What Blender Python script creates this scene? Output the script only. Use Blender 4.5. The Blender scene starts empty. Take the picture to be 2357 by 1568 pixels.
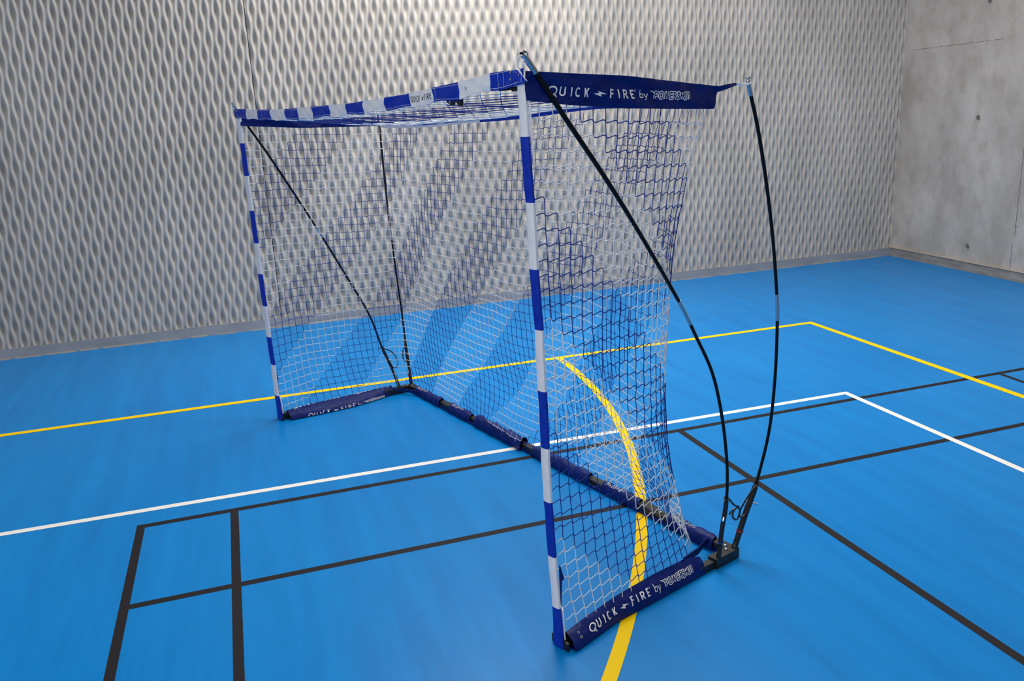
import bpy, math, random
import numpy as np
from mathutils import Vector, Matrix
rnd = random.Random(7)
PI = math.pi
S = bpy.context.scene
COL = S.collection

# ------------------------------------------------------------------ camera
def cam_axes(yaw, pitch, roll):
    c, s = math.cos, math.sin
    f = Vector((-s(yaw)*c(pitch), c(yaw)*c(pitch), s(pitch)))
    r = Vector((c(yaw), s(yaw), 0)); u = r.cross(f)
    return r*c(roll)+u*s(roll), -r*s(roll)+u*c(roll), f
cr, cu, cf = cam_axes(-0.30836657, -0.26542675, -0.04877632)
cam = bpy.data.cameras.new('camera'); cam.sensor_fit = 'HORIZONTAL'; cam.sensor_width = 36
cam.lens = 1945.55/2357*36; cam.clip_start = .05; cam.clip_end = 100
co = bpy.data.objects.new('camera', cam); COL.objects.link(co)
m = Matrix.Identity(4)
for i in range(3):
    m[i][0] = cr[i]; m[i][1] = cu[i]; m[i][2] = -cf[i]
m[0][3], m[1][3], m[2][3] = 0, 0, 1.87
co.matrix_world = m
S.camera = co

# ------------------------------------------------------------------ light
S.view_settings.view_transform = 'Standard'; S.view_settings.look = 'None'
S.view_settings.gamma = 1; S.view_settings.use_curve_mapping = False
S.view_settings.exposure = 0.0
w = bpy.data.worlds.new('hall_light'); S.world = w; w.use_nodes = True
nt = w.node_tree; bg = nt.nodes['Background']
tc = nt.nodes.new('ShaderNodeTexCoord'); sp = nt.nodes.new('ShaderNodeSeparateXYZ')
rp = nt.nodes.new('ShaderNodeValToRGB')
nt.links.new(tc.outputs['Generated'], sp.inputs[0]); nt.links.new(sp.outputs[2], rp.inputs[0])
rp.color_ramp.elements[0].position = 0.0; rp.color_ramp.elements[0].color = (.17, .168, .17, 1)
rp.color_ramp.elements[1].position = .7; rp.color_ramp.elements[1].color = (1, .975, .94, 1)
nt.links.new(rp.outputs[0], bg.inputs[0]); bg.inputs[1].default_value = .46

def area(name, loc, target, sx, sy, power, col):
    l = bpy.data.lights.new(name, 'AREA'); l.shape = 'RECTANGLE'; l.size = sx; l.size_y = sy
    l.energy = power; l.color = col
    o = bpy.data.objects.new(name, l); COL.objects.link(o); o.location = loc
    d = Vector(target)-Vector(loc); o.rotation_euler = d.to_track_quat('-Z', 'Y').to_euler()
    return o
area('skylight', (2.5, 6.1, 5.0), (1.9, 5.7, 0), 3.6, 2.0, 262, (1, .955, .90))
area('right_wall_fill', (5.6, 4.2, 5.0), (7.2, 6.5, 1.2), 2.0, 2.0, 38, (1, .96, .92))  # added fill lamp, out of view, only to brighten the right wall
area('side_daylight', (-2.6, -.8, 3.3), (2.2, 4.6, 1.0), 2.6, 1.8, 95, (1, .98, .96))

# ------------------------------------------------------------------ materials
def mat(name, col, rough=.6, metal=0, spec=.5):
    mm = bpy.data.materials.new(name); mm.use_nodes = True
    b = mm.node_tree.nodes['Principled BSDF']
    b.inputs['Base Color'].default_value = (*col, 1); b.inputs['Roughness'].default_value = rough
    b.inputs['Metallic'].default_value = metal; b.inputs['Specular IOR Level'].default_value = spec
    return mm
def noisy(mm, c1, c2, scale=(5, 5, 5), detail=6, lo=.35, hi=.65, rough=.6, second=None):
    """mix two colours by stretched noise in object space"""
    n = mm.node_tree; N = n.nodes; L = n.links; b = N['Principled BSDF']
    t = N.new('ShaderNodeTexCoord'); mp = N.new('ShaderNodeMapping'); mp.inputs['Scale'].default_value = scale
    no = N.new('ShaderNodeTexNoise'); no.inputs['Scale'].default_value = 1; no.inputs['Detail'].default_value = detail
    no.inputs['Roughness'].default_value = rough
    r = N.new('ShaderNodeValToRGB'); r.color_ramp.elements[0].position = lo; r.color_ramp.elements[1].position = hi
    r.color_ramp.elements[0].color = (*c1, 1); r.color_ramp.elements[1].color = (*c2, 1)
    L.new(t.outputs['Object'], mp.inputs[0]); L.new(mp.outputs[0], no.inputs['Vector'])
    L.new(no.outputs[0], r.inputs[0])
    out = r.outputs[0]
    if second:                                     # (scale, detail, lo, hi, colour, strength)
        sc, de, l2, h2, c3, k = second
        mp2 = N.new('ShaderNodeMapping'); mp2.inputs['Scale'].default_value = sc; mp2.inputs['Location'].default_value = (3, 7, 1)
        n2 = N.new('ShaderNodeTexNoise'); n2.inputs['Scale'].default_value = 1; n2.inputs['Detail'].default_value = de
        r2 = N.new('ShaderNodeMapRange'); r2.inputs['From Min'].default_value = l2; r2.inputs['From Max'].default_value = h2
        r2.inputs['To Max'].default_value = k
        mx = N.new('ShaderNodeMix'); mx.data_type = 'RGBA'
        L.new(t.outputs['Object'], mp2.inputs[0]); L.new(mp2.outputs[0], n2.inputs['Vector'])
        L.new(n2.outputs[0], r2.inputs[0]); L.new(r2.outputs[0], mx.inputs[0])
        L.new(out, mx.inputs[6]); mx.inputs[7].default_value = (*c3, 1); out = mx.outputs[2]
    L.new(out, b.inputs['Base Color'])
    return no
def bump(mm, scale, strength, dist=.002, detail=3, sc3=None):
    n = mm.node_tree; N = n.nodes; L = n.links; b = N['Principled BSDF']
    t = N.new('ShaderNodeTexCoord'); mp = N.new('ShaderNodeMapping'); mp.inputs['Scale'].default_value = sc3 or (1, 1, 1)
    no = N.new('ShaderNodeTexNoise'); no.inputs['Scale'].default_value = scale; no.inputs['Detail'].default_value = detail
    bu = N.new('ShaderNodeBump'); bu.inputs['Strength'].default_value = strength; bu.inputs['Distance'].default_value = dist
    L.new(t.outputs['Object'], mp.inputs[0]); L.new(mp.outputs[0], no.inputs['Vector'])
    L.new(no.outputs[0], bu.inputs['Height']); L.new(bu.outputs[0], b.inputs['Normal'])

M_floor = mat('blue_sports_vinyl', (.012, .27, .72), .32, 0, .17)
noisy(M_floor, (.0005, .190, .57), (.001, .25, .70), (9, .9, 1), 7, .3, .7,
      second=((1.1, .7, 1), 5, .40, .75, (.006, .25, .66), .5))
M_yel = mat('yellow_line_paint', (1.0, .67, .0), .5, 0, .12)
M_wht = mat('white_line_paint', (.93, .92, .89), .5, 0, .2)
M_blk = mat('dark_grey_line_paint', (.018, .016, .020), .55, 0, .15)
M_wall = mat('ribbed_concrete', (.5, .49, .47), .9, 0, .2)
noisy(M_wall, (.45, .425, .39), (.60, .565, .52), (1.3, 1.3, .8), 8, .3, .7,
      second=((60, 60, 60), 2, .55, .8, (.42, .41, .40), .5))
M_wall2 = mat('smooth_concrete', (.4, .38, .36), .85, 0, .25)
noisy(M_wall2, (.42, .385, .345), (.60, .56, .51), (1.8, 1.8, 1.4), 10, .35, .65, .68,
      second=((7, 7, 5), 10, .48, .72, (.36, .32, .27), .6))
M_stain = mat('concrete_joint', (.17, .16, .145), .9)
M_hole = mat('tie_hole_mortar', (.16, .155, .15), .9)
M_plinth = mat('painted_plinth', (.33, .34, .36), .8)
noisy(M_plinth, (.30, .31, .33), (.38, .39, .41), (3, 3, 8), 6)
M_plinth2 = mat('concrete_plinth', (.3, .28, .25), .85)
noisy(M_plinth2, (.24, .225, .20), (.36, .34, .31), (5, 5, 20), 7)
M_sand = mat('bare_mortar_edge', (.50, .44, .36), .9)
M_dark = mat('dark_gap', (.02, .02, .02), .9)
def fabric(name, col, c2, rough=.55, bs=.5):
    mm = mat(name, col, rough, 0, .22); noisy(mm, col, c2, (25, 25, 25), 4); bump(mm, 30, bs, .004, 4)
    return mm
M_royal = fabric('royal_blue_fabric', (.001, .030, .40), (.008, .040, .46))
M_white = fabric('white_fabric', (.84, .84, .88), (.9, .9, .93))
M_navy = fabric('navy_fabric', (.001, .010, .115), (.002, .017, .17), .5, .8)
bump(M_navy, 9, .9, .02, 5, (1, 1, 1.6))
M_rope = mat('white_cord', (.85, .86, .9), .7)
M_netw = mat('white_net_twine', (.83, .84, .88), .7)
M_netb = mat('blue_net_twine', (.002, .028, .27), .7)
M_pole = mat('black_fibreglass', (.002, .002, .0025), .35, 0, .3)
M_steel = mat('black_steel', (.012, .011, .011), .38, 0, .5)
M_alu = mat('aluminium', (.62, .66, .70), .28, 1)
M_red = mat('red_band', (.35, .01, .01), .5)
M_bband = mat('blue_band', (.01, .05, .25), .5)
M_print = mat('white_print', (.88, .88, .9), .6)
M_bprint = mat('black_print', (.012, .012, .015), .6)
M_brass = mat('nickel_eyelet', (.75, .68, .6), .3, 1)

# ------------------------------------------------------------------ mesh helpers
class MB:
    def __init__(s): s.v = []; s.f = []; s.m = []; s.n = 0
    def add(s, v, f, mi=0):
        v = np.asarray(v, float).reshape(-1, 3); s.v.append(v)
        for q in f: s.f.append(tuple(int(a)+s.n for a in q)); s.m.append(mi)
        s.n += len(v)
    def box(s, c, d, mi=0, R=None):
        v = np.array([[x, y, z] for x in (-.5, .5) for y in (-.5, .5) for z in (-.5, .5)])*np.array(d)
        if R is not None: v = v@np.array(R).T
        s.add(v+np.array(c), [(0,1,3,2),(4,6,7,5),(0,4,5,1),(2,3,7,6),(0,2,6,4),(1,5,7,3)], mi)
    def bar(s, a, b, wd, ht, mi=0, up=(0,0,1)):
        a = Vector(a); b = Vector(b); d = (b-a); L = d.length; d.normalize()
        x = d.cross(Vector(up)).normalized(); z = x.cross(d)
        s.box((a+b)/2, (L, wd, ht), mi, [[d[i], x[i], z[i]] for i in range(3)])
    def loft(s, rings, mi=0, closed=True, cap=False):
        n = len(rings[0]); v = np.concatenate([np.asarray(r, float) for r in rings]); f = []
        for k in range(len(rings)-1):
            for j in range(n if closed else n-1):
                j2 = (j+1) % n
                f.append((k*n+j, k*n+j2, (k+1)*n+j2, (k+1)*n+j))
        if cap:
            f.append(tuple(range(n))[::-1]); f.append(tuple((len(rings)-1)*n+j for j in range(n)))
        s.add(v, f, mi)
    def tube(s, pts, r, mi=0, n=12, cap=True):
        P = [Vector(p) for p in pts]; rr = r if hasattr(r, '__len__') else [r]*len(P)
        rings = []; x = None
        for k, p in enumerate(P):
            d = (P[min(k+1, len(P)-1)]-P[max(k-1, 0)]).normalized()
            if x is None:
                a = Vector((0, 0, 1)) if abs(d.z) < .9 else Vector((1, 0, 0)); x = d.cross(a).normalized()
            x = (x-d*x.dot(d)).normalized(); y = d.cross(x)
            rings.append([p+(x*math.cos(2*PI*j/n)+y*math.sin(2*PI*j/n))*rr[k] for j in range(n)])
        s.loft(rings, mi, True, cap)
    def build(s, name, mats, parent=None, smooth=True, ang=40):
        me = bpy.data.meshes.new(name)
        v = np.concatenate(s.v); me.from_pydata(v.tolist(), [], s.f)
        if not isinstance(mats, (list, tuple)): mats = [mats]
        for q in mats: me.materials.append(q)
        me.polygons.foreach_set('material_index', s.m)
        if smooth:
            me.polygons.foreach_set('use_smooth', [True]*len(s.f))
            try: me.set_sharp_from_angle(angle=math.radians(ang))
            except Exception: pass
        me.update()
        o = bpy.data.objects.new(name, me); COL.objects.link(o)
        if parent is not None: o.parent = parent
        return o
def catmull(P, n):
    P = [np.array(p, float) for p in P]; out = []
    for k in range(len(P)-1):
        a = P[max(k-1, 0)]; b = P[k]; c = P[k+1]; d = P[min(k+2, len(P)-1)]
        for t in np.linspace(0, 1, n, endpoint=False):
            out.append(.5*((2*b)+(-a+c)*t+(2*a-5*b+4*c-d)*t*t+(-a+3*b-3*c+d)*t**3))
    out.append(P[-1]); return out
def struct(o, kind='structure'):
    o['kind'] = kind; return o

# ------------------------------------------------------------------ floor
fl = MB()
fl.add([(-7, -4, 0), (7.5, -4, 0), (7.5, 8.2, 0), (-7, 8.2, 0)], [(0, 1, 2, 3)], 0)
def fline(a, b, wd, mi, h, ext=(0, 0)):
    a = np.array(a, float); b = np.array(b, float); d = (b-a)/np.linalg.norm(b-a); n = np.array([-d[1], d[0]])*wd/2
    a = a-d*ext[0]; b = b+d*ext[1]
    fl.add([(*(a-n), h), (*(b-n), h), (*(b+n), h), (*(a+n), h)], [(0, 1, 2, 3)], mi)
K, Wt, Y = 3, 2, 1
fline((-.6158, 4.1438), (4.9994, 4.1721), .041, K, .0004, (.025, 2.27))
fline((-.598, 3.3901), (4.143, 3.4143), .039, K, .0004, (.03, 3.15))
fline((2.3339, 4.150), (2.3326, 1.8209), .04, K, .0005, (0, 3.5))
fline((-.6215, 4.1645), (-.6251, 2.9029), .039, K, .0005, (0, 5))
fline((-.1856, 4.1304), (-.188, 2.7265), .039, K, .0005, (0, 5))
fline((4.7687, 4.165), (4.7548, 3.9597), .035, K, .0005, (0, 3))
fline((-1.2729, 4.3399), (3.6174, 4.2818), .041, Wt, .0008, (5.5, .02))
fline((3.6174, 4.3018), (3.6069, 2.9792), .041, Wt, .0009, (0, 5))
fline((-1.6129, 5.9187), (4.5564, 5.8783), .053, Y, .0012, (5.3, .026))
fline((4.5564, 5.903), (4.5182, 3.7503), .053, Y, .0013, (0, 5))
cx, cy, R0 = -3.674, 5.886, 5.9226
angs = np.linspace(0, -math.radians(75), 90)
v = []
for a in angs:
    for r in (R0-.026, R0+.026): v.append((cx+r*math.cos(a), cy+r*math.sin(a), .0015))
fl.add(v, [(2*i, 2*i+1, 2*i+3, 2*i+2) for i in range(89)], Y)
struct(fl.build('floor', [M_floor, M_yel, M_wht, M_blk], None, False))

# ------------------------------------------------------------------ back wall: wavy ribbed concrete panels
WY = 8.05
def relief(x, z, p=.0965, Lz=.2415, D=.045, a=.068):
    wv = np.cos(2*PI*z/Lz)
    t = x/(p/2)-.5                      # crest index coordinate
    best = np.zeros_like(x); k0 = np.floor(t)
    cr_ = lambda k: (k+.5)*p/2+np.where(k % 2 == 0, 1, -1)*a*p*wv
    L = cr_(k0-0); Rr = cr_(k0+1)
    low = x < L; hi = x > Rr
    L2 = np.where(low, cr_(k0-1), np.where(hi, Rr, L)); R2 = np.where(low, L, np.where(hi, cr_(k0+2), Rr))
    g = R2-L2; tt = (x-L2)/g; gm = p*(.5+2*a)
    return D*(g/gm)**3.3*np.sin(PI*np.clip(tt, 0, 1))**2.4
wb = MB()
for x0, x1 in ((-6.9, -3.275), (-3.267, .301), (.307, 3.880), (3.8812, 7.33)):
    nx = int((x1-x0)/.0081); nz = 180
    xs = np.linspace(x0, x1, nx); zs = np.linspace(.094, 3.60, nz)
    X, Z = np.meshgrid(xs, zs)
    if x0 < -5: X, Z = np.meshgrid(np.linspace(x0, x1, nx//3), zs); nx = nx//3
    Yv = WY+relief(X-.02, Z-.03)
    i = np.arange(nx-1)[None, :]+np.arange(nz-1)[:, None]*nx
    F = np.stack([i, i+1, i+nx+1, i+nx], -1).reshape(-1, 4)
    V = np.stack([X, Yv, Z], -1).reshape(-1, 3)
    wb.v.append(V); wb.f += [tuple(q) for q in (F+wb.n).tolist()]; wb.m += [0]*len(F); wb.n += len(V)
    wb.add([(x0, WY, 3.6), (x1, WY, 3.6), (x1, WY, 5.5), (x0, WY, 5.5)], [(0, 1, 2, 3)], 0)
wb.add([(-7, WY+.05, 0), (7.6, WY+.05, 0), (7.6, WY+.05, 5.5), (-7, WY+.05, 5.5)], [(0, 1, 2, 3)], 1)
struct(wb.build('wall_back', [M_wall, M_dark], None, True, 70))
bb = MB()
bb.box((.25, WY+.024, .047), (14.2, .052, .094), 0)
for k in range(60):                       # rough mortar line where the plinth meets the floor
    x = -6.9+k*.24+rnd.uniform(-.03, .03); L = rnd.uniform(.14, .24); h = rnd.uniform(.006, .014)
    if x+L/2 < 7.3: bb.box((x, WY-.003, h/2), (L, .008, h), 1)
struct(bb.build('baseboard_back', [M_plinth, M_sand], None, False))

# ------------------------------------------------------------------ right wall: smooth concrete
def rx(y): return 7.3235-.0286*(WY-y)
wr = MB()
def rquad(y0, y1, z0, z1, off, mi, th=None):
    wr.add([(rx(y0)-off, y0, z0), (rx(y1)-off, y1, z0), (rx(y1)-off, y1, z1), (rx(y0)-off, y0, z1)], [(0, 1, 2, 3)], mi)
rquad(-4, WY+.05, 0, 5.5, 0, 0)
for k in range(21):                       # broken horizontal pour joint
    y1 = 7.96-k*.06; L = rnd.uniform(.035, .0595)
    rquad(y1-L, y1, 2.302+k*.0006, 2.302+k*.0006+rnd.uniform(.002, .006), .0008, 1)
rquad(6.345, 6.352, .45, 5.5, .0008, 1); rquad(6.33, 6.36, .53, .54, .0009, 1); rquad(6.36, 6.366, .1, .36, .0008, 1)
for y, z in ((6.934, 1.577), (6.917, .263), (6.925, 2.69), (5.7, 1.577), (5.7, .263), (5.7, 2.69)):
    n = 20; c = (rx(y)-.001, y, z)
    ring = lambda r, o: [(c[0]-o, y+r*math.cos(2*PI*j/n), z+r*math.sin(2*PI*j/n)) for j in range(n)]
    wr.loft([ring(.034, 0), ring(.030, .004), ring(.026, .0)], 0)
    wr.add(ring(.027, .0004), [tuple(range(n))], 2)
struct(wr.build('wall_right', [M_wall2, M_stain, M_hole], None, True))
br = MB()
a, b = (rx(WY)-.008, WY-.002, .049), (rx(-4)-.008, -4, .049)
br.bar(a, b, .016, .098, 0)
br.bar((a[0]-.006, a[1], .101), (b[0]-.006, b[1], .101), .022, .005, 1)
struct(br.build('baseboard_right', [M_plinth2, M_sand], None, False))

# ------------------------------------------------------------------ the goal (local x = depth v, y = width u)
G = bpy.data.objects.new('portable_goal', None); COL.objects.link(G)
G.location = (.91269, 2.48437, 0); G.rotation_euler = (0, 0, math.radians(15.18))
G['label'] = 'portable handball goal with blue-and-white striped posts, two-tone net and bowed black poles'
G['category'] = 'goal'
def P(u, v_, z): return (v_, u, z)

# base frame: three square steel bars
def part(mb, name, mats, parent=G, smooth=True, label=None, ang=40):
    o = mb.build(name, mats, parent, smooth, ang)
    if label: o['label'] = label
    return o
RC, LC = (.055, .950), (3.0, .935)          # back corners (u, v)
sbR = MB(); sbR.bar(P(-.006, .0, .018), P(RC[0], RC[1]+.01, .018), .030, .034); part(sbR, 'side_bar', M_steel, smooth=False)
sbL = MB(); sbL.bar(P(3.04, .0, .021), P(LC[0], LC[1]+.02, .021), .04, .038); part(sbL, 'side_bar', M_steel, smooth=False)
bk = MB(); bk.bar(P(*RC, .021), P(*LC, .021), .04, .038)
for t in (.18, .42, .61, .80):              # joint sleeves with bolts
    u = RC[0]+(LC[0]-RC[0])*t; v_ = RC[1]+(LC[1]-RC[1])*t
    bk.box(P(u, v_, .022), (.048, .16, .043)); 
bar_b = part(bk, 'back_bar', M_steel, smooth=False)
def bolt(c, r, parent, h=.006):
    b = MB(); n = 12
    b.loft([[(c[0]+q*math.cos(2*PI*j/n), c[1]+q*math.sin(2*PI*j/n), c[2]+zz) for j in range(n)] for q, zz in ((r, 0), (r, h*.5), (r*.7, h), (.0001, h*1.1))])
    return part(b, 'bolt', M_alu, parent)
for t in (.13, .45): 
    for dd in (-.04, .04): bolt(P(RC[0]+(LC[0]-RC[0])*t+dd, RC[1]-.006, .043), .006, bar_b)
# corner plates, feet
for (cu_, cv), sgn in ((RC, 1), (LC, -1)):
    cp = MB(); cp.bar(P(cu_-sgn*.010, cv-.125, .023), P(cu_+sgn*.002, cv+.022, .023), .046, .044)
    cp.bar(P(cu_-sgn*.018, cv, .0225), P(cu_+sgn*.085, cv, .0225), .044, .0435)
    c_ = part(cp, 'corner_bracket', M_steel, smooth=False)
    bolt(P(cu_+sgn*.028, cv-.008, .0445), .008, c_, .007); bolt(P(cu_+sgn*.004, cv-.030, .0450), .008, c_, .007)
for u0 in (0, 3.04):
    ft = MB(); ft.box(P(u0+.003, .010, .016), (.010, .094, .032)); ft.box(P(u0, .034, .011), (.05, .034, .022))
    part(ft, 'foot_bracket', M_steel, smooth=False)

# bowed poles with sockets, ferrules, pins and cord loops
R1 = [(.850,.034,.045),(.861,.030,.162),(.875,.023,.278),(.878,.021,.38),(.869,.02,.496),(.838,.019,.671),(.781,.019,.862),(.687,.02,1.034),(.599,.021,1.181),(.441,.03,1.42),(.298,.04,1.625),(.134,.051,1.842),(.008,.061,2.013),(-.012,.062,2.032)]
R2 = [(.966,.052,.045),(1.020,.045,.187),(1.070,.036,.313),(1.123,.024,.527),(1.132,.01,.752),(1.129,.005,.991),(1.116,.002,1.118),(1.082,.0,1.329),(1.035,0,1.549),(.978,0,1.758),(.923,0,1.912),(.918,0,1.936)]
L1 = [(.845,3.002,.040),(.808,3.01,.181),(.749,3.019,.35),(.685,3.032,.585),(.562,3.047,.855),(.409,3.065,1.173),(.284,3.078,1.419),(.153,3.092,1.669),(.05,3.102,1.85),(-.021,3.109,1.984)]
L2 = [(.94,3.002,.040),(.933,3.01,.186),(.929,3.02,.359),(.926,3.031,.56),(.913,3.051,.923),(.906,3.067,1.218),(.906,3.083,1.505),(.908,3.099,1.808),(.906,3.105,1.93)]
def seg(C, z0, z1):                       # pieces of a curve between heights
    Z = [p[2] for p in C]
    f = lambda z: np.array([np.interp(z, Z, [p[k] for p in C]) for k in range(2)]+[z])
    return [f(z0)]+[p for p in C if z0 < p[2] < z1]+[f(z1)]
def pole(pts, fer, sock_top, loop, pin_d, red, rs0=.0125, big=.0088):
    C = catmull(pts, 8)
    o = MB(); o.tube(C, [float(np.interp(q[2], [1.15, 1.95], [.0066, big])) for q in C], 0, 14); po = part(o, 'bow_pole', M_pole)
    s_ = MB(); sg = seg(C, .045, sock_top); s_.tube(sg, [rs0*1.2]+[rs0]*(len(sg)-2)+[rs0*.92], 0, 14)
    so = part(s_, 'pole_socket', M_steel, po)
    bnd = MB(); b_ = seg(C, .109, .115); bnd.tube(b_, rs0*1.22, 0, 14); part(bnd, 'band', M_red if red else M_bband, po)
    f_ = MB(); sg = seg(C, fer[0], fer[1]); f_.tube(sg, .0080, 0, 16); fo = part(f_, 'ferrule', M_alu, po)
    t_ = MB(); zt = pts[-1][2]; sg = seg(C, zt-.055, zt); t_.tube(sg, big+.0012, 0, 16)
    d = np.array(sg[-1])-np.array(sg[-2]); d /= np.linalg.norm(d); e = np.array(sg[-1])
    t_.tube([e, e+d*.006], .005, 0, 12); t_.tube([e+d*.006, e+d*.010], .0125, 0, 16)
    part(t_, 'tip_cap', M_alu, po)
    pc = seg(C, sock_top*.78, sock_top*.78+.001)[0]; pd = np.array(pin_d)
    pn = MB(); pn.tube([pc-pd*.022, pc+pd*.034], .0042, 0, 10)
    rr = [pc-pd*.022+np.array([0, pd[1], pd[2]])*0+np.array([.012*math.sin(t), -.004, -.010+.012*math.cos(t)]) for t in np.linspace(0, 2*PI, 16)]
    pn.tube(rr, .0014, 0, 6, False); part(pn, 'locking_pin', M_alu, po)
    lp = MB(); top = seg(C, sock_top+.012, sock_top+.013)[0]
    for off in (0, .006):
        pts2 = [top+np.array(q)+np.array([off, 0, 0]) for q in loop]; lp.tube(catmull(pts2, 6), .0021, 0, 6)
    wr_ = [top+np.array([.011*math.cos(t), .011*math.sin(t), .003*math.sin(t)]) for t in np.linspace(0, 2*PI, 14)]
    lp.tube(wr_, .003, 0, 6, False); part(lp, 'tether_cord', M_steel, po)
    return po
loopR1 = [(0, -.012, 0), (.03, -.012, -.035), (.055, -.012, -.05), (.03, -.01, -.062), (.022, -.012, -.085), (.045, -.014, -.105), (.062, -.014, -.075), (.05, -.014, -.05), (.02, -.012, -.055), (.005, -.01, -.07)]
loopR2 = [(0, -.010, 0), (-.035, -.010, -.015), (-.085, -.012, -.055), (-.115, -.012, -.095), (-.105, -.012, -.118), (-.075, -.012, -.112), (-.05, -.014, -.085)]
loopL1 = [(0, -.012, 0), (.05, -.02, -.03), (.085, -.02, -.08), (.09, -.02, -.14), (.06, -.02, -.15), (.03, -.015, -.10)]
loopL2 = [(0, -.012, 0), (-.035, -.02, -.05), (-.04, -.02, -.11), (-.01, -.018, -.14), (.0, -.012, -.1)]
pole(R1, (1.078, 1.175), .295, loopR1, (-.8, -.55, -.25), False, .0100)
pole(R2, (1.013, 1.122), .300, loopR2, (.75, -.6, -.3), True, .0125, .0070)
pole(L1, (1.138, 1.217), .33, loopL1, (.5, -.8, -.2), False, .0105, .0076)
pole(L2, (1.066, 1.157), .34, loopL2, (.3, -.9, -.2), True, .0120, .0070)

# posts: striped fabric tubes
RP = [(0,.002),(.024,.355),(.038,.559),(.045,.961),(.051,1.171),(.064,1.372),(.071,1.585),(.085,1.789),(.089,1.943),(.088,1.975)]
LP = [(3.04,.002),(3.05,.17),(3.056,.371),(3.064,.555),(3.07,.754),(3.08,.959),(3.08,1.153),(3.095,1.352),(3.106,1.562),(3.115,1.756),(3.112,1.90),(3.112,1.93)]
def post(C, bounds, seed, W=1.0):
    rr = random.Random(seed); m_ = MB()
    us = lambda z: float(np.interp(z, [c[1] for c in C], [c[0] for c in C]))
    nrm = np.array([-.988, -.155]); tan = np.array([nrm[1], -nrm[0]])          # (v, u)
    sec = [(-.0175, -.003), (-.0175, .006), (-.010, .009), (0, .0095), (.010, .009), (.0175, .006), (.0175, -.003), (0, -.006)]
    zs = bounds
    for k in range(len(zs)-1):
        z0, z1 = zs[k], zs[k+1]; rings = []
        for t in np.linspace(0, 1, 9):
            z = z0+(z1-z0)*t; e = .0010*math.sin(z*19+seed)+.0006*math.sin(z*47)
            ring = []
            for sx, sn in sec:
                q = tan*sx*W*(1+e*20)*(1+.30*max(0, 1-z/.16))+nrm*(sn+e)
                zz = z
                if t in (0, 1) and 0 < k+t < len(zs)-1: zz = z-.006*math.sin(sx*90+seed+k)*0
                ring.append((.004+q[0], us(z)+q[1], zz))
            rings.append(ring)
        m_.loft(rings, k % 2, True, k in (0, len(zs)-2))
    return m_
bR = [.002,.158,.355,.559,.757,.961,1.171,1.372,1.585,1.789,1.958]
bL = [.002,.165,.371,.555,.754,.959,1.153,1.352,1.562,1.756,1.93]
pr = part(post(RP, bR, 1), 'post', [M_royal, M_white], ang=60)
pl = part(post(LP, bL, 4, 1.42), 'post', [M_royal, M_white], ang=60)
# white net border tape behind the posts
for C, zr in ((RP, ((.02, .15), (1.70, 1.96))), (LP, ((.02, .15),))):
    for z0, z1 in zr:
        et = MB()
        r_ = []
        for z in np.linspace(z0, z1, 12):
            u = float(np.interp(z, [c[1] for c in C], [c[0] for c in C]))
            r_.append([(.012, u-.021, z), (.016, u-.022, z), (.026, u-.004, z), (.022, u-.002, z)])
        et.loft(r_, 0, True, True)
        part(et, 'net_border_tape', M_white)
# loose navy flap behind the right and left post
for u0, k_ in ((.010, .5), (3.052, .3)):
    fp = MB(); fp.add([P(u0-.016, .014, .325), P(u0-.016-.012*k_, .014+.022*k_, .270), P(u0-.018, .014+.008*k_, .266), P(u0-.014, .014, .17), P(u0-.010, .012, .17), P(u0-.010, .012, .325)], [(0, 1, 2), (0, 2, 3, 4, 5)])
    part(fp, 'navy_flap', M_navy)

# crossbar: flat striped strap
cb_u = [.072,.261,.456,.648,.843,1.058,1.262,1.462,1.655,1.86,2.064,2.27,2.487,2.704,2.937,3.150]
tu = [.06,.077,.253,.46,.84,1.39,2.24,2.6,3.17]; tz = [1.992,1.992,1.989,1.972,1.951,1.934,1.932,1.938,1.958]
bz = [1.945,1.945,1.936,1.917,1.902,1.885,1.878,1.884,1.905]
def cbp(u, t, off=0):                     # t 0 bottom .. 1 top
    z = np.interp(u, tu, bz)*(1-t)+np.interp(u, tu, tz)*t
    dv = -.019+.004*math.sin(u*9)+.0022*math.sin(u*31+t*4)+.0012*math.sin(u*67-t*7)+.004*(t-.5)**2
    edge = .0035*math.sin(u*23)*(1-t)
    return (dv-off, u-.0078*(u+2.16), z+edge)
cb = MB()
for k in range(15):
    us_ = np.linspace(cb_u[k], cb_u[k+1], 14); rings = []
    for u in us_:
        front = [cbp(u+(.003*math.sin(t*5+k) if 0 < k < 15 and u == us_[0] else (.003*math.sin(t*5+k+1) if k < 14 and u == us_[-1] else 0)), t) for t in np.linspace(0, 1, 7)]
        back = [(q[0]+.0045, q[1], q[2]) for q in front[::-1]]
        rings.append(front+back)
    cb.loft(rings, k % 2, True, True)
crossbar = part(cb, 'crossbar', [M_royal, M_white], ang=50)
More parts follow.
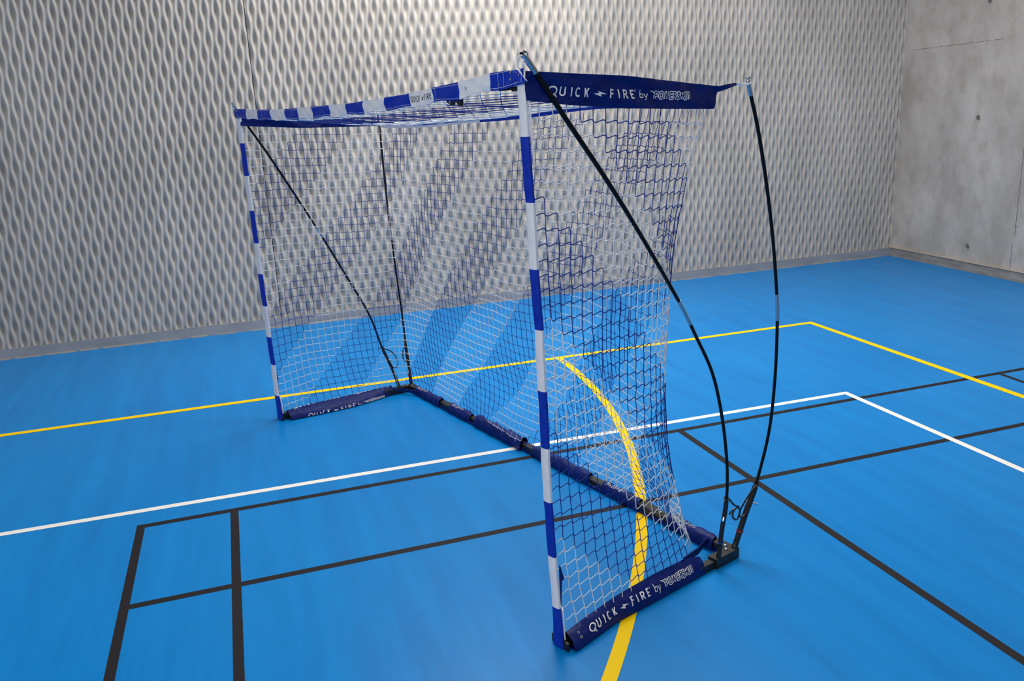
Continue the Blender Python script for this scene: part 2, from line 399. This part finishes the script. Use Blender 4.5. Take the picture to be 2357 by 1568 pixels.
# black hook plates hanging under the crossbar (profile facing the front)
hk = MB()
prof = [(.575, 1.918), (.560, 1.908), (.540, 1.899), (.528, 1.897), (.522, 1.905), (.512, 1.910), (.500, 1.909), (.490, 1.902), (.483, 1.893), (.470, 1.894), (.465, 1.925), (.520, 1.925)]
n = len(prof); hk.add([P(u, 0, z) for u, z in prof]+[P(u, .012, z) for u, z in prof],
    [tuple(range(n))[::-1], tuple(range(n, 2*n))]+[(j, (j+1) % n, n+(j+1) % n, n+j) for j in range(n)])
hook = part(hk, 'hook_plate', M_steel, crossbar, False)
hp = MB(); hp.box(P(.540, -.001, 1.909), (.003, .006, .008)); part(hp, 'hook_slot', M_print, crossbar, False)
hk2 = MB(); hk2.box(P(.165, .006, 1.937), (.012, .11, .010)); hk2.box(P(.12, .006, 1.933), (.012, .05, .012)); part(hk2, 'end_clip', M_steel, crossbar, False)
# stitching lines
def ribbon(mb, pts, wd, fn, h, mi=0):
    pts = [np.array(p, float) for p in pts]; L = []
    for k, p in enumerate(pts):
        d = pts[min(k+1, len(pts)-1)]-pts[max(k-1, 0)]; d = d/(np.linalg.norm(d)+1e-9)
        L.append((p+np.array([-d[1], d[0]])*wd/2, p-np.array([-d[1], d[0]])*wd/2))
    v = [fn(*q, h) for ab in L for q in ab]
    mb.add(v, [(2*i, 2*i+1, 2*i+3, 2*i+2) for i in range(len(L)-1)], mi)
# crossbar surface in metres: a = u, b = height above the bottom edge
def cbs(a, b, h):
    z0 = np.interp(a, tu, bz); z1 = np.interp(a, tu, tz); return cbp(a, b/(z1-z0), h)
for k in range(0, 15, 2):
  for b_ in (.006, .048):
    st = MB()
    if 1:
        ribbon(st, [(u, b_) for u in np.linspace(cb_u[k]+.004, cb_u[k+1]-.004, 16)], .0009, cbs, .0012)
    part(st, 'stitching', M_print, crossbar, False)
for u in (.625, 2.71, 2.63, 3.06, .215, .185):
    st = MB(); ribbon(st, [(u, b_) for b_ in np.linspace(.006, .048, 4)], .0011, cbs, .0012); part(st, 'stitching', M_print, crossbar, False)
st = MB()
for a, b_ in (((.130, .046), (.122, .004)), ((.122, .004), (.085, .04)), ((.085, .04), (.112, .006)), ((.082, .010), (.120, .044)), ((.08, .006), (.08, .05))):
    ribbon(st, [a, b_], .0009, cbs, .0012)
part(st, 'stitching', M_print, crossbar, False)
def eyelet(c, nrm, r, parent, mt=M_brass):
    e = MB(); nrm = Vector(nrm).normalized(); a = Vector((0, 0, 1)) if abs(nrm.z) < .9 else Vector((1, 0, 0))
    x = nrm.cross(a).normalized(); y = nrm.cross(x); c = Vector(c)
    pr_ = [(r, 0), (r*.95, .0015), (r*.7, .002), (r*.5, .0008)]
    e.loft([[c+x*q*math.cos(2*PI*j/14)+y*q*math.sin(2*PI*j/14)+nrm*h_ for j in range(14)] for q, h_ in pr_], 0)
    e.add([c+x*r*.5*math.cos(2*PI*j/14)+y*r*.5*math.sin(2*PI*j/14)+nrm*.0008 for j in range(14)], [tuple(range(14))], 1)
    return part(e, 'eyelet', [mt, M_dark], parent)
for u, b_ in ((.143, .043), (.140, .022), (.41, .028), (2.80, .02), (3.10, .04), (3.095, .018)):
    q = cbs(u, b_, .001); eyelet(q, (-1, 0, 0), .0042, crossbar)

# ------------------------------------------------------------------ lettering made of strokes
def arc(cx_, cy_, rx_, ry_, a0, a1, n=14):
    return [(cx_+rx_*math.cos(math.radians(a0+(a1-a0)*i/n)), cy_+ry_*math.sin(math.radians(a0+(a1-a0)*i/n))) for i in range(n+1)]
GL = {  # unit cap height; (width, strokes)
 'Q': (.78, [arc(.38, .52, .34, .44, 0, 360, 24), [(.48, .24), (.60, .06), (.76, -.14)]]),
 'U': (.62, [[(.08, 1), (.08, .38)]+arc(.31, .34, .23, .28, 180, 360, 10)+[(.54, .38), (.54, 1)]]),
 'I': (.14, [[(.07, 0), (.07, 1)]]),
 'C': (.62, [arc(.36, .5, .30, .45, 48, 312, 16)]),
 'K': (.58, [[(.08, 0), (.08, 1)], [(.54, 1), (.14, .46)], [(.22, .56), (.56, 0)]]),
 'F': (.52, [[(.08, 0), (.08, .93), (.52, .93)], [(.08, .50), (.44, .50)]]),
 'R': (.58, [[(.08, 0), (.08, .93), (.30, .93)]+arc(.30, .71, .22, .22, 90, -90, 8)+[(.08, .49)], [(.28, .49), (.54, 0)]]),
 'E': (.52, [[(.52, .93), (.08, .93), (.08, .07), (.52, .07)], [(.08, .5), (.46, .5)]]),
 'P': (.54, [[(.08, 0), (.08, .93), (.28, .93)]+arc(.28, .70, .22, .23, 90, -90, 8)+[(.08, .47)]]),
 'O': (.72, [arc(.36, .5, .31, .45, 0, 360, 22)]),
 'W': (.92, [[(.04, 1), (.26, 0), (.46, 1.12), (.68, 0), (.90, 1)]]),
 'S': (.52, [arc(.27, .71, .19, .22, 40, 270, 10)+arc(.27, .27, .20, .22, 90, -140, 10)]),
 'H': (.60, [[(.08, 0), (.08, 1)], [(.52, 0), (.52, 1)], [(.08, .5), (.52, .5)]]),
 'T': (.56, [[(.0, .93), (.56, .93)], [(.28, .93), (.28, 0)]]),
 'b': (.50, [[(.06, 1.15), (.06, .0)], arc(.26, .30, .20, .29, 180, -180, 16)]),
 'y': (.50, [[(.02, .62), (.24, .04)], [(.48, .62), (.20, -.22), (.06, -.30)]]),
}
def resample(pl, step):
    out = [pl[0]]
    for a, b in zip(pl[:-1], pl[1:]):
        d = math.dist(a, b); n = max(1, int(d/step+.5))
        for k in range(1, n+1): out.append((a[0]+(b[0]-a[0])*k/n, a[1]+(b[1]-a[1])*k/n))
    return out
def stroke(mb, pl, wd, fn, h, mi):
    """a pen stroke with mitred joints on surface fn(a, b, h)"""
    P_ = [pl[0]]
    for q in pl[1:]:
        if math.dist(q, P_[-1]) > 1e-7: P_.append(q)
    closed = math.dist(P_[0], P_[-1]) < wd*.3 and len(P_) > 4
    P_ = resample(P_, max(.004, wd)); Q = [np.array(p) for p in P_]; n = len(Q); L = []
    for k in range(n):
        d1 = Q[k]-Q[k-1] if k else (Q[-1]-Q[-2] if closed else Q[1]-Q[0])
        d2 = Q[k+1]-Q[k] if k < n-1 else (Q[1]-Q[0] if closed else Q[-1]-Q[-2])
        d1 = d1/np.linalg.norm(d1); d2 = d2/np.linalg.norm(d2); n1 = np.array([-d1[1], d1[0]]); n2 = np.array([-d2[1], d2[0]])
        mm = n1+n2; l = np.linalg.norm(mm)
        if l < .5: mm = n1; sc = 1
        else: mm = mm/l; sc = min(1/max(.35, mm@n1), 1.9)
        L.append((Q[k]+mm*sc*wd/2, Q[k]-mm*sc*wd/2))
    mb.add([fn(*q, h) for ab in L for q in ab], [(2*i, 2*i+1, 2*i+3, 2*i+2) for i in range(n-1)], mi)
def letter(mb, ch, x0, x1, y0, cap, wd, fn, h, mi, lean=0):
    w_, ss = GL[ch]; sx = (x1-x0-wd*.0)/w_ if x1 else cap
    for s_ in ss:
        stroke(mb, [(x0+(p[0]+lean*p[1])*sx, y0(x0+p[0]*sx)+p[1]*cap) for p in s_], wd, fn, h, mi)
def poly(mb, pts, fn, h, mi):
    mb.add([fn(*q, h) for q in pts], [tuple(range(len(pts)))], mi)
PX = [1288,1375,1416,1472,1505,1594]; PV = [.079,.227,.300,.403,.466,.641]
def logo(mb, fn, base, cap, a0=0, k=1.0, white=0, navy=1, lean=0, wn=.0047, part_='all'):
    A = lambda px: a0+(float(np.interp(px, PX, PV))-.079)*k
    for ch, p0, p1 in (('Q', 1288, 1309), ('U', 1310.5, 1326), ('I', 1334, 1338.5), ('C', 1344, 1356.5), ('K', 1363.5, 1375)):
        letter(mb, ch, A(p0)+wn/2, A(p1)-wn/2, base, cap, wn, fn, .0012, white, lean)
    B = lambda px, yy: (A(px), base(A(px))+yy*cap)
    poly(mb, [B(1384, .42), B(1397, .26), B(1399.5, .20), B(1396, .50)], fn, .0012, white)
    poly(mb, [B(1384, .44), B(1399, .12), B(1398, .34), B(1394, .38)], fn, .0013, white)
    poly(mb, [B(1392, .72), B(1399, .60), B(1410, .40), B(1396, .40)], fn, .0012, white)
    for ch, p0, p1 in (('F', 1416, 1426.5), ('I', 1433, 1438), ('R', 1444, 1457), ('E', 1461.5, 1471.5)):
        letter(mb, ch, A(p0)+wn/2, A(p1)-wn/2, base, cap, wn, fn, .0012, white, lean)
    if part_ == 'short': return
    x = A(1473.5); stroke(mb, [(x+.0022*math.cos(t), base(x)+cap*.92+.0028*math.sin(t)) for t in np.linspace(0, 2*PI, 12)], .0009, fn, .0012, white)
    for ch, p0, p1 in (('b', 1483.5, 1492), ('y', 1493.5, 1501)):
        letter(mb, ch, A(p0), A(p1), lambda q: base(q)+.004, cap*.78, wn*.55, fn, .0012, white, 0)
    pw = (('P', 1515, 1522.5), ('O', 1524, 1533.5), ('W', 1534, 1546.5), ('E', 1548, 1554.5), ('R', 1556, 1562.5), ('S', 1564, 1569.5), ('H', 1571, 1577.5), ('O', 1578.5, 1586.5), ('T', 1587, 1593.5))
    for ch, p0, p1 in pw:
        letter(mb, ch, A(p0), A(p1), lambda q: base(q)+.002, cap*.82, wn*2.0, fn, .0010, white, 0)
    poly(mb, [B(1504, .98), B(1519, .92), B(1522, .70), B(1514, .70)], fn, .0011, white)
    for ch, p0, p1 in pw:
        letter(mb, ch, A(p0), A(p1), lambda q: base(q)+.002, cap*.82, wn*.72, fn, .0019, navy, 0)
    poly(mb, [B(1509, .93), B(1518, .87), B(1518, .80), B(1514.5, .80)], fn, .0019, navy)

# crossbar print on the white stripe
cp_ = MB()
def A2(px): return float(np.interp(px, [947, 999], [.838, .655]))
cbf = lambda a, b, h: cbs(a, b, h)
for ch, p0, p1 in (('Q', 948, 952), ('U', 953.5, 957.5), ('I', 959.3, 960.3), ('C', 962, 965.5), ('K', 967, 970.5), ('F', 981.5, 985), ('I', 987, 988), ('R', 990, 993.5), ('E', 994.8, 998)):
    letter(cp_, ch, A2(p0), A2(p1), lambda q: .015, .021, .0024, cbf, .0012, 0)
poly(cp_, [(A2(974), .021), (A2(978), .018), (A2(977.5), .025)], cbf, .0012, 0); poly(cp_, [(A2(976), .031), (A2(980), .026), (A2(976.5), .023)], cbf, .0012, 0)
part(cp_, 'black_lettering', M_bprint, crossbar, False)

# ------------------------------------------------------------------ top side panels
def wrk(v_, z): return .004*math.sin(v_*11+z*20)+.0035*math.sin(v_*22+z*75)+.0022*math.sin(v_*48+z*60+2*math.sin(v_*9))+.0012*math.sin(v_*95-z*120)
def panel(ufn, vt, zt, vb, zb, sgn):
    pb = MB(); n = 60; m_ = 9; rings = []
    for i in range(n+1):
        t = i/n; col = []
        va = vt[0]+(vt[1]-vt[0])*t; vb_ = vb[0]+(vb[1]-vb[0])*t
        for j in range(m_+1):
            s_ = j/m_
            v_ = va+(vb_-va)*s_
            z = float(np.interp(va, zt[0], zt[1]))*(1-s_)+float(np.interp(vb_, zb[0], zb[1]))*s_
            col.append((v_, ufn(v_, z), z))
        rings.append(col)
    f = [(c[0], c[1]+.0015*sgn, c[2]) for r in rings for c in r]
    base = [(c[0], c[1]-.0015*sgn, c[2]) for r in rings for c in r]
    k = m_+1; F = [(i*k+j, i*k+j+1, (i+1)*k+j+1, (i+1)*k+j) for i in range(n) for j in range(m_)]
    pb.add(f, F); pb.add(base, [q[::-1] for q in F])
    return pb
uR = lambda v_, z: .012+.05*max(0, .6-v_)/.6+wrk(v_, z)
pR = panel(uR, (.000, .788), ([-.03, .165, .363, .57, .79], [1.986, 1.974, 1.962, 1.940, 1.917]), (-.002, .760), ([-.03, .165, .363, .55, .76], [1.901, 1.877, 1.859, 1.850, 1.842]), 1)
# tapered tail running to the rear pole tip
tl = [(.785, 1.919, 1.899), (.82, 1.924, 1.908), (.85, 1.927, 1.915), (.872, 1.928, 1.920)]
pR.loft([[(v_, uR(v_, z1)-.002, z1), (v_, uR(v_, z1)+.002, z1), (v_, uR(v_, z0)+.002, z0), (v_, uR(v_, z0)-.002, z0)] for v_, z1, z0 in tl], 0, True, True)
panR = part(pR, 'side_panel', M_navy, ang=80)
uL = lambda v_, z: 3.085-.05*v_+wrk(v_+3, z)*.7
pL = panel(uL, (.0, .89), ([0, .4, .8, .89], [1.955, 1.915, 1.85, 1.832]), (.0, .875), ([0, .374, .875], [1.857, 1.826, 1.814]), 1)
part(pL, 'side_panel', M_navy, ang=80)
# cords tying panel and crossbar to the pole tips
def cord(pts, r=.0032, name='tie_cord'):
    c = MB(); c.tube(catmull(pts, 6), r, 0, 8); return part(c, name, M_rope)
cord([P(.006, .868, 1.925), P(.0, .90, 1.921), P(-.010, .925, 1.925)], .0045)
cord([P(.006, .874, 1.916), P(-.004, .90, 1.918), P(-.010, .925, 1.923)], .002)
cord([P(.060, -.012, 2.030), P(.070, -.022, 2.022), P(.074, -.02, 2.0), P(.070, -.012, 1.985)], .0032)
cord([P(.060, -.004, 2.022), P(.060, -.012, 2.004), P(.062, -.012, 1.982)], .003)
cord([P(.088, -.018, 1.992), P(.068, -.020, 1.985), P(.055, -.012, 1.965), P(.062, .002, 1.955)], .0028)
cord([P(3.109, -.016, 1.982), P(3.118, -.024, 1.970), P(3.113, -.012, 1.950)], .0034)
cord([P(3.02, .88, 1.835), P(3.07, .90, 1.88), P(3.10, .905, 1.92)], .003)
cord([P(.02, .905, .10), P(.03, .80, .085)], .0001) if False else None
# white print on the right panel
tp = MB()
def pf(a, b, h): return (a, uR(a, b)-.0018-h, b)
bl = lambda a: float(np.interp(a, [.079, .23, .31, .41, .64], [1.911, 1.899, 1.894, 1.888, 1.876]))
logo(tp, pf, bl, .0275, .079, 1.0)
part(tp, 'white_lettering', [M_print, M_navy], panR, False)

# rear top hem tape
ht = MB(); cpts = [(.035,.765,1.852),(.30,.87,1.858),(.60,.905,1.866),(.95,.93,1.866),(1.45,.93,1.838),(2.0,.93,1.823),(2.5,.93,1.806),(3.02,.885,1.812)]
cc = catmull([P(u, v_, z) for u, v_, z in cpts], 8)
tr = [[(p[0]-.002, p[1], p[2]-.010), (p[0]+.002, p[1], p[2]-.010), (p[0]+.002, p[1], p[2]+.010), (p[0]-.002, p[1], p[2]+.010)] for p in cc]
ks = min(k for k, p in enumerate(cc) if p[1] > 1.85)
ht.loft(tr[:ks+1], 0, True, True); ht.loft(tr[ks:], 1, True, True)
part(ht, 'rear_hem_tape', [M_royal, M_white])

# ------------------------------------------------------------------ nets
IDX = [0, 5, 12, 20, 36, 50, 66, 74, 78, 82, 86, 91, 99]
LV = [1.83, 1.45, 1.10, .65, .25, .04]
# per level: (u, v) at every anchor index
T_ = {
 1.83: [(3.105,.012),(3.09,.23),(3.06,.54),(3.01,.865),(2.33,.92),(1.62,.925),(.81,.915),(.44,.875),(.26,.845),(.085,.795),(.045,.62),(.05,.40),(.095,.016)],
 1.45: [(3.10,.012),(3.07,.23),(3.04,.54),(3.005,.845),(2.33,.895),(1.62,.885),(.82,.84),(.47,.775),(.28,.72),(.10,.675),(.04,.55),(.035,.36),(.075,.016)],
 1.10: [(3.08,.012),(3.055,.22),(3.03,.53),(3.005,.845),(2.33,.885),(1.62,.87),(.84,.815),(.50,.74),(.31,.685),(.11,.635),(.035,.51),(.030,.33),(.052,.016)],
 .65:  [(3.07,.012),(3.045,.22),(3.02,.54),(3.00,.855),(2.33,.90),(1.62,.885),(.84,.83),(.50,.745),(.31,.69),(.12,.635),(.03,.51),(.025,.33),(.042,.016)],
 .25:  [(3.05,.014),(3.03,.24),(3.01,.56),(2.985,.87),(2.33,.93),(1.62,.93),(.82,.90),(.46,.85),(.29,.79),(.12,.725),(.045,.58),(.025,.38),(.018,.018)],
 .04:  [(3.04,.02),(3.01,.26),(3.0,.60),(2.965,.895),(2.33,.955),(1.70,.912),(.80,.965),(.43,.955),(.30,.90),(.13,.80),(.062,.66),(.03,.42),(-.005,.04)],
}
zt_a = [1.858,1.845,1.825,1.812,1.803,1.812,1.852,1.852,1.845,1.842,1.850,1.862,1.895]
zb_a = [.035,.075,.07,.05,.040,.010,.036,.036,.045,.075,.085,.078,.05]
NI, NR = 99, 37
def hermite_interp(xq, xs, ys):
    xs = np.array(xs, float); ys = np.array(ys, float); m_ = np.gradient(ys, xs)
    k = np.clip(np.searchsorted(xs, xq, 'right')-1, 0, len(xs)-2); h = xs[k+1]-xs[k]; t = (xq-xs[k])/h
    return (2*t**3-3*t**2+1)*ys[k]+(t**3-2*t**2+t)*h*m_[k]+(-2*t**3+3*t**2)*ys[k+1]+(t**3-t**2)*h*m_[k+1]
ii = np.arange(NI+1)
lev = np.array([[hermite_interp(ii, IDX, [q[c] for q in T_[z]]) for z in LV] for c in (0, 1)])   # (2, nlev, NI+1)
ztop = np.interp(ii, IDX, zt_a); zbot = np.interp(ii, IDX, zb_a)
grid = np.zeros((NI+1, NR+1, 3))
rng = np.random.RandomState(3)
lvz = np.array(LV)[::-1]
for r in range(NR+1):
    t = r/NR
    z = ztop*(1-t)+zbot*t
    for i in range(NI+1):
        grid[i, r, 2] = z[i]
        for c, ax in ((0, 1), (1, 0)):
            grid[i, r, ax] = hermite_interp(np.array([z[i]]), lvz, lev[c][::-1, i])[0]
jit = rng.normal(0, .0016, grid.shape)
for _ in range(2): jit[1:-1] = (jit[:-2]+jit[1:-1]*2+jit[2:])/4*1.25
jit[0] = 0; jit[-1] = 0; jit[:, 0] = 0
grid += jit
# slack undulation of alternate threads
grid[:, :, 2] += .0025*np.sin(ii*.7)[:, None]*np.sin(PI*np.arange(NR+1)/NR)[None, :]
def blue(i, j): return (i-24+j) % 16 < 8
def tubes4(A, B, r):
    A = np.array(A); B = np.array(B); d = B-A; L = np.linalg.norm(d, axis=1, keepdims=True); d = d/np.maximum(L, 1e-9)
    a = np.where(np.abs(d[:, 2:]) > .8, np.array([[1., 0, 0]]), np.array([[0, 0, 1.]]))
    x = np.cross(d, a); x /= np.linalg.norm(x, axis=1, keepdims=True); y = np.cross(d, x)
    A = A-d*r*.5; B = B+d*r*.5
    vs = np.stack([A+x*r, A+y*r, A-x*r, A-y*r, B+x*r, B+y*r, B-x*r, B-y*r], 1).reshape(-1, 3)
    base = np.arange(len(A))[:, None]*8
    F = np.concatenate([base+np.array(q) for q in ((0,1,5,4),(1,2,6,5),(2,3,7,6),(3,0,4,7))])
    return vs, F
def netmesh(name, segs, r=.0019):
    mb = MB()
    for mi in (0, 1):
        A = [s[0] for s in segs if s[2] == mi]; B = [s[1] for s in segs if s[2] == mi]
        if not A: continue
        vs, F = tubes4(A, B, r); mb.v.append(vs); mb.f += [tuple(q) for q in (F+mb.n).tolist()]; mb.m += [mi]*len(F); mb.n += len(vs)
    return part(mb, name, [M_netw, M_netb], ang=180)
def hs(i, r):                             # one hanging horizontal mesh bar with its S-shape
    a = grid[i, r]; b = grid[i+1, r]; out = []
    prev = a
    am = .62 if i < 78 else 1.25
    for t, dz in ((.05, .0022), (.15, .0036), (.32, .0024), (.5, .0), (.68, -.0024), (.85, -.0036), (.95, -.0022), (1, 0)):
        q = a+(b-a)*t+np.array([0, 0, dz*am]); out.append((prev, q)); prev = q
    return out
segs = {'L': [], 'B': [], 'R': []}
key = lambda i: 'L' if i < 20 else ('B' if i < 82 else 'R')
for i in range(NI+1):
    for r in range(NR):
        if i > 0 and i < NI: segs[key(i)].append((grid[i, r], grid[i, r+1], int(blue(i, r))))
        if r > 0 and i < NI:
            for a, b in hs(i, r): segs[key(i)].append((a, b, int(blue(i, r))))
netmesh('side_net', segs['L'], .0016); netmesh('back_net', segs['B'], .0016); netmesh('side_net', segs['R'])
# roof net: hung as diamonds, bands of white and blue
rs = []; NJ = 22; NU = 46
def rpt(i, j):
    t = j/NJ; u = .07+(3.05-.07)*(i/NU)
    uu = u*(1-t)+(.05+(3.0-.05)*(i/NU))*t
    vb = float(np.interp(uu, [c[0] for c in cpts], [c[1] for c in cpts])); zb_ = float(np.interp(uu, [c[0] for c in cpts], [c[2] for c in cpts]))
    z0 = float(np.interp(uu, tu, bz))+.006; v_ = -.004+(vb+.004)*t
    return np.array([v_, uu, z0*(1-t)+(zb_+.004)*t-.022*math.sin(PI*t)*math.sin(PI*i/NU)+.004*math.sin(i*1.3)*math.sin(PI*t)])
for j in range(NJ):
    c = 1 if 3 <= j < 10 or j >= 20 else 0
    for i in range(NU+1):
        if (i+j) % 2 == 0:
            for di in (-1, 1):
                if 0 <= i+di <= NU: rs.append((rpt(i, j), rpt(i+di, j+1), c))
netmesh('roof_net', rs)

# ------------------------------------------------------------------ fabric sleeves round the base bars
def sleeve(v0, v1, ridge, outer, inner, n=26, seed=0):
    m_ = MB(); rings = []
    for k in range(n+1):
        t = k/n; v_ = v0+(v1-v0)*t
        w1 = .003*math.sin(v_*40+seed)+.002*math.sin(v_*91+seed)
        Rg = ridge(v_); O = outer(v_); I = inner(v_)
        mid = ((Rg[0]+O[0])/2+(O[0]-Rg[0])*.22, (Rg[1]+O[1])/2+.007+w1)
        q1 = ((Rg[0]*3+O[0])/4+(O[0]-Rg[0])*.16, (Rg[1]*3+O[1])/4+.004+w1*.5)
        q3 = ((Rg[0]+O[0]*3)/4+(O[0]-Rg[0])*.16, (Rg[1]+O[1]*3)/4+.005-w1)
        mi_ = ((Rg[0]+I[0])/2+(I[0]-Rg[0])*.25+w1, (Rg[1]+I[1])/2)
        rings.append([P(u, v_+(.035*(1-s_) if k == n else 0)*0, z) for (u, z), s_ in ((Rg, 0), (q1, .2), (mid, .5), (q3, .7), (O, 1), ((O[0]*.6+I[0]*.4, .003), 1), (I, 1), (mi_, .5))])
    m_.loft(rings, 0, True, False)
    inn = [[(p[0], p[1]*.985+.015*(rings[k][2][1]), p[2]*.97+.0006) for p in rings[k]] for k in range(n+1)]
    return m_
lin = lambda x0, x1, y0, y1: (lambda q: y0+(y1-y0)*(q-x0)/(x1-x0))
rg_u = lambda q: float(np.interp(q, [.02, .132, .273, .5, .69, .77], [-.010, .006, .028, .053, .058, .060])); rg_z = lambda q: float(np.interp(q, [.02, .10, .3, .69, .77], [.056, .068, .081, .088, .066]))
ou = lambda q: float(np.interp(q, [.044, .10, .25, .364, .458, .703, .767], [-.063, -.052, -.019, -.010, -.004, .017, .025]))
slR = sleeve(.026, .765, lambda q: (rg_u(q), rg_z(q)), lambda q: (ou(q), .006), lambda q: (rg_u(q)+.030, .006), 40, 1)
sR = part(slR, 'base_sleeve', M_navy, ang=80)
def sf(a, b, h):                          # a along the bar, b = fraction down the outer slope
    Rg = (rg_u(a), rg_z(a)); O = (ou(a), .006); w1 = .003*math.sin(a*40+1)+.002*math.sin(a*91+1)
    pts = [Rg, ((Rg[0]*3+O[0])/4+(O[0]-Rg[0])*.16, (Rg[1]*3+O[1])/4+.004+w1*.5), ((Rg[0]+O[0])/2+(O[0]-Rg[0])*.22, (Rg[1]+O[1])/2+.007+w1), ((Rg[0]+O[0]*3)/4+(O[0]-Rg[0])*.16, (Rg[1]+O[1]*3)/4+.005-w1), O]
    x = (1-b/.105)*4; x = min(max(x, 0), 4); xs_ = range(5)
    u = float(np.interp(x, xs_, [p[0] for p in pts])); z = float(np.interp(x, xs_, [p[1] for p in pts]))
    return P(u-(h+.0012)*.75, a, z+(h+.0012)*.65)
t2 = MB(); logo(t2, sf, lambda a: .033, .038, .112, 1.035, 0, 1, 0, .0056)
part(t2, 'white_lettering', [M_print, M_navy], sR, False)
for a_, b_ in ((.065, .072), (.066, .048)): eyelet(sf(a_, b_, .0005), (0, -.75, .65), .0048, sR)
# left sleeve
lg = lambda q: (3.040-.012*q, float(np.interp(q, [.03, .2, .8], [.052, .060, .060])))
olL = lambda q: float(np.interp(q, [.05, .24, .48, .66, .81], [2.966, 2.945, 2.935, 2.962, 3.00]))
slL = sleeve(.050, .80, lg, lambda q: (olL(q), .006), lambda q: (lg(q)[0]+.028, .006), 40, 5)
sL = part(slL, 'base_sleeve', M_navy, ang=80)
def sfL(a, b, h):
    Rg = lg(a); O = (olL(a), .006); w1 = .003*math.sin(a*40+5)+.002*math.sin(a*91+5)
    pts = [Rg, ((Rg[0]*3+O[0])/4+(O[0]-Rg[0])*.16, (Rg[1]*3+O[1])/4+.004+w1*.5), ((Rg[0]+O[0])/2+(O[0]-Rg[0])*.22, (Rg[1]+O[1])/2+.007+w1), ((Rg[0]+O[0]*3)/4+(O[0]-Rg[0])*.16, (Rg[1]+O[1]*3)/4+.005-w1), O]
    x = min(max((1-b/.075)*4, 0), 4); u = float(np.interp(x, range(5), [p[0] for p in pts])); z = float(np.interp(x, range(5), [p[1] for p in pts]))
    return P(u-(h+.0012)*.8, a, z+(h+.0012)*.6)
t3 = MB(); logo(t3, sfL, lambda a: -.010, .026, .16, 1.0, 0, 1, 0, .0040)
part(t3, 'white_lettering', [M_print, M_navy], sL, False)
t3 = MB(); logo(t3, sfL, lambda a: .0722, .024, .09, 1.0, 0, 1, 0, .0040)
part(t3, 'white_lettering', [M_print, M_navy], sL, False)
eyelet(sfL(.10, .066, .0), (0, -.6, .7), .005, sL)
# webbing that cuts across the rear corners
cw = MB(); cw.loft([[P(u-.004, v_-.004, z), P(u+.004, v_+.004, z), P(u+.004, v_+.004, z+.028), P(u-.004, v_-.004, z+.028)] for u, v_, z in ((.052, .665, .070), (.072, .72, .062), (.10, .80, .050), (.135, .865, .040), (.165, .925, .030))], 0, True, True)
part(cw, 'corner_webbing', M_navy)
cw = MB(); cw.loft([[P(u-.003, v_-.003, z), P(u+.003, v_+.003, z), P(u+.003, v_+.003, z+.018), P(u-.003, v_-.003, z+.018)] for u, v_, z in ((3.0, .79, .03), (2.96, .86, .02), (2.86, .905, .02))], 0, True, True)
part(cw, 'corner_webbing', M_navy)
# wraps on the back bar
for u0, u1, fat in ((.15, .42, 1.0), (.62, .89, .95), (1.00, 1.49, 1.0), (1.60, 2.10, 1.15), (2.17, 2.42, 1.0), (2.56, 2.90, .95)):
    wm = MB(); rings = []; n = 22
    for k in range(n+1):
        u = u0+(u1-u0)*k/n; vc = RC[1]+(LC[1]-RC[1])*(u-RC[0])/(LC[0]-RC[0])
        f_ = fat*(1+.06*math.sin(u*37)+.04*math.sin(u*83)); ring = []
        for x_, z_ in ((-.034, .006), (-.033, .028), (-.024, .050), (-.004, .058), (.018, .053), (.029, .034), (.031, .012), (.024, .003), (-.026, .003)):
            ring.append(P(u+(.012*x_/.03 if k in (0, n) else 0), vc+x_*f_, max(.002, z_*f_ if z_ > .02 else z_)))
        rings.append(ring)
    wm.loft(rings, 0, True, False); wo = part(wm, 'bar_wrap', M_navy, ang=80)
    if u0 in (.15, .62, 2.17, 2.56):       # worn white size print: "3.0m x 2.0m"
        tm = MB(); vc = .95
        def wf(a, b, h, _u1=u1): 
            u = _u1-.03-a; return P(u, RC[1]+(LC[1]-RC[1])*(u-RC[0])/(LC[0]-RC[0])-.022+b, .0585*fat-.010*max(0, .5-b/.03)+.004+h)
        x = 0
        for ch in '30X20':
            if ch == '3': ss = [arc(.25, .73, .22, .25, 130, -90, 8)+arc(.25, .26, .24, .25, 90, -140, 8)]
            elif ch == '0': ss = [arc(.26, .5, .22, .46, 0, 360, 14)]
            elif ch == '2': ss = [arc(.26, .74, .22, .24, 160, -40, 8)+[(.04, .04), (.5, .04)]]
            else: ss = [[(.0, .1), (.4, .6)], [(.0, .6), (.4, .1)]]
            for s_ in ss: stroke(tm, [(x+p[0]*.017, p[1]*.020) for p in s_], .0018, wf, .001, 0)
            x += .0155
        for k in range(7): stroke(tm, [(x+.002+k*.008, .004+.003*(k % 3)), (x+.004+k*.009, .015+.005*(k % 2))], .0020, wf, .001, 0)
        part(tm, 'white_print', M_print, wo, False)
# thin strap under the back bar
sp_ = MB(); rings = []
for u in np.linspace(.05, 2.98, 60):
    vc = RC[1]+(LC[1]-RC[1])*(u-RC[0])/(LC[0]-RC[0])-.025+.004*math.sin(u*5)
    rings.append([P(u, vc-.003, .003), P(u, vc+.003, .003), P(u, vc+.003, .020), P(u, vc-.003, .020)])
sp_.loft(rings, 0, True, True); part(sp_, 'lower_strap', M_navy)
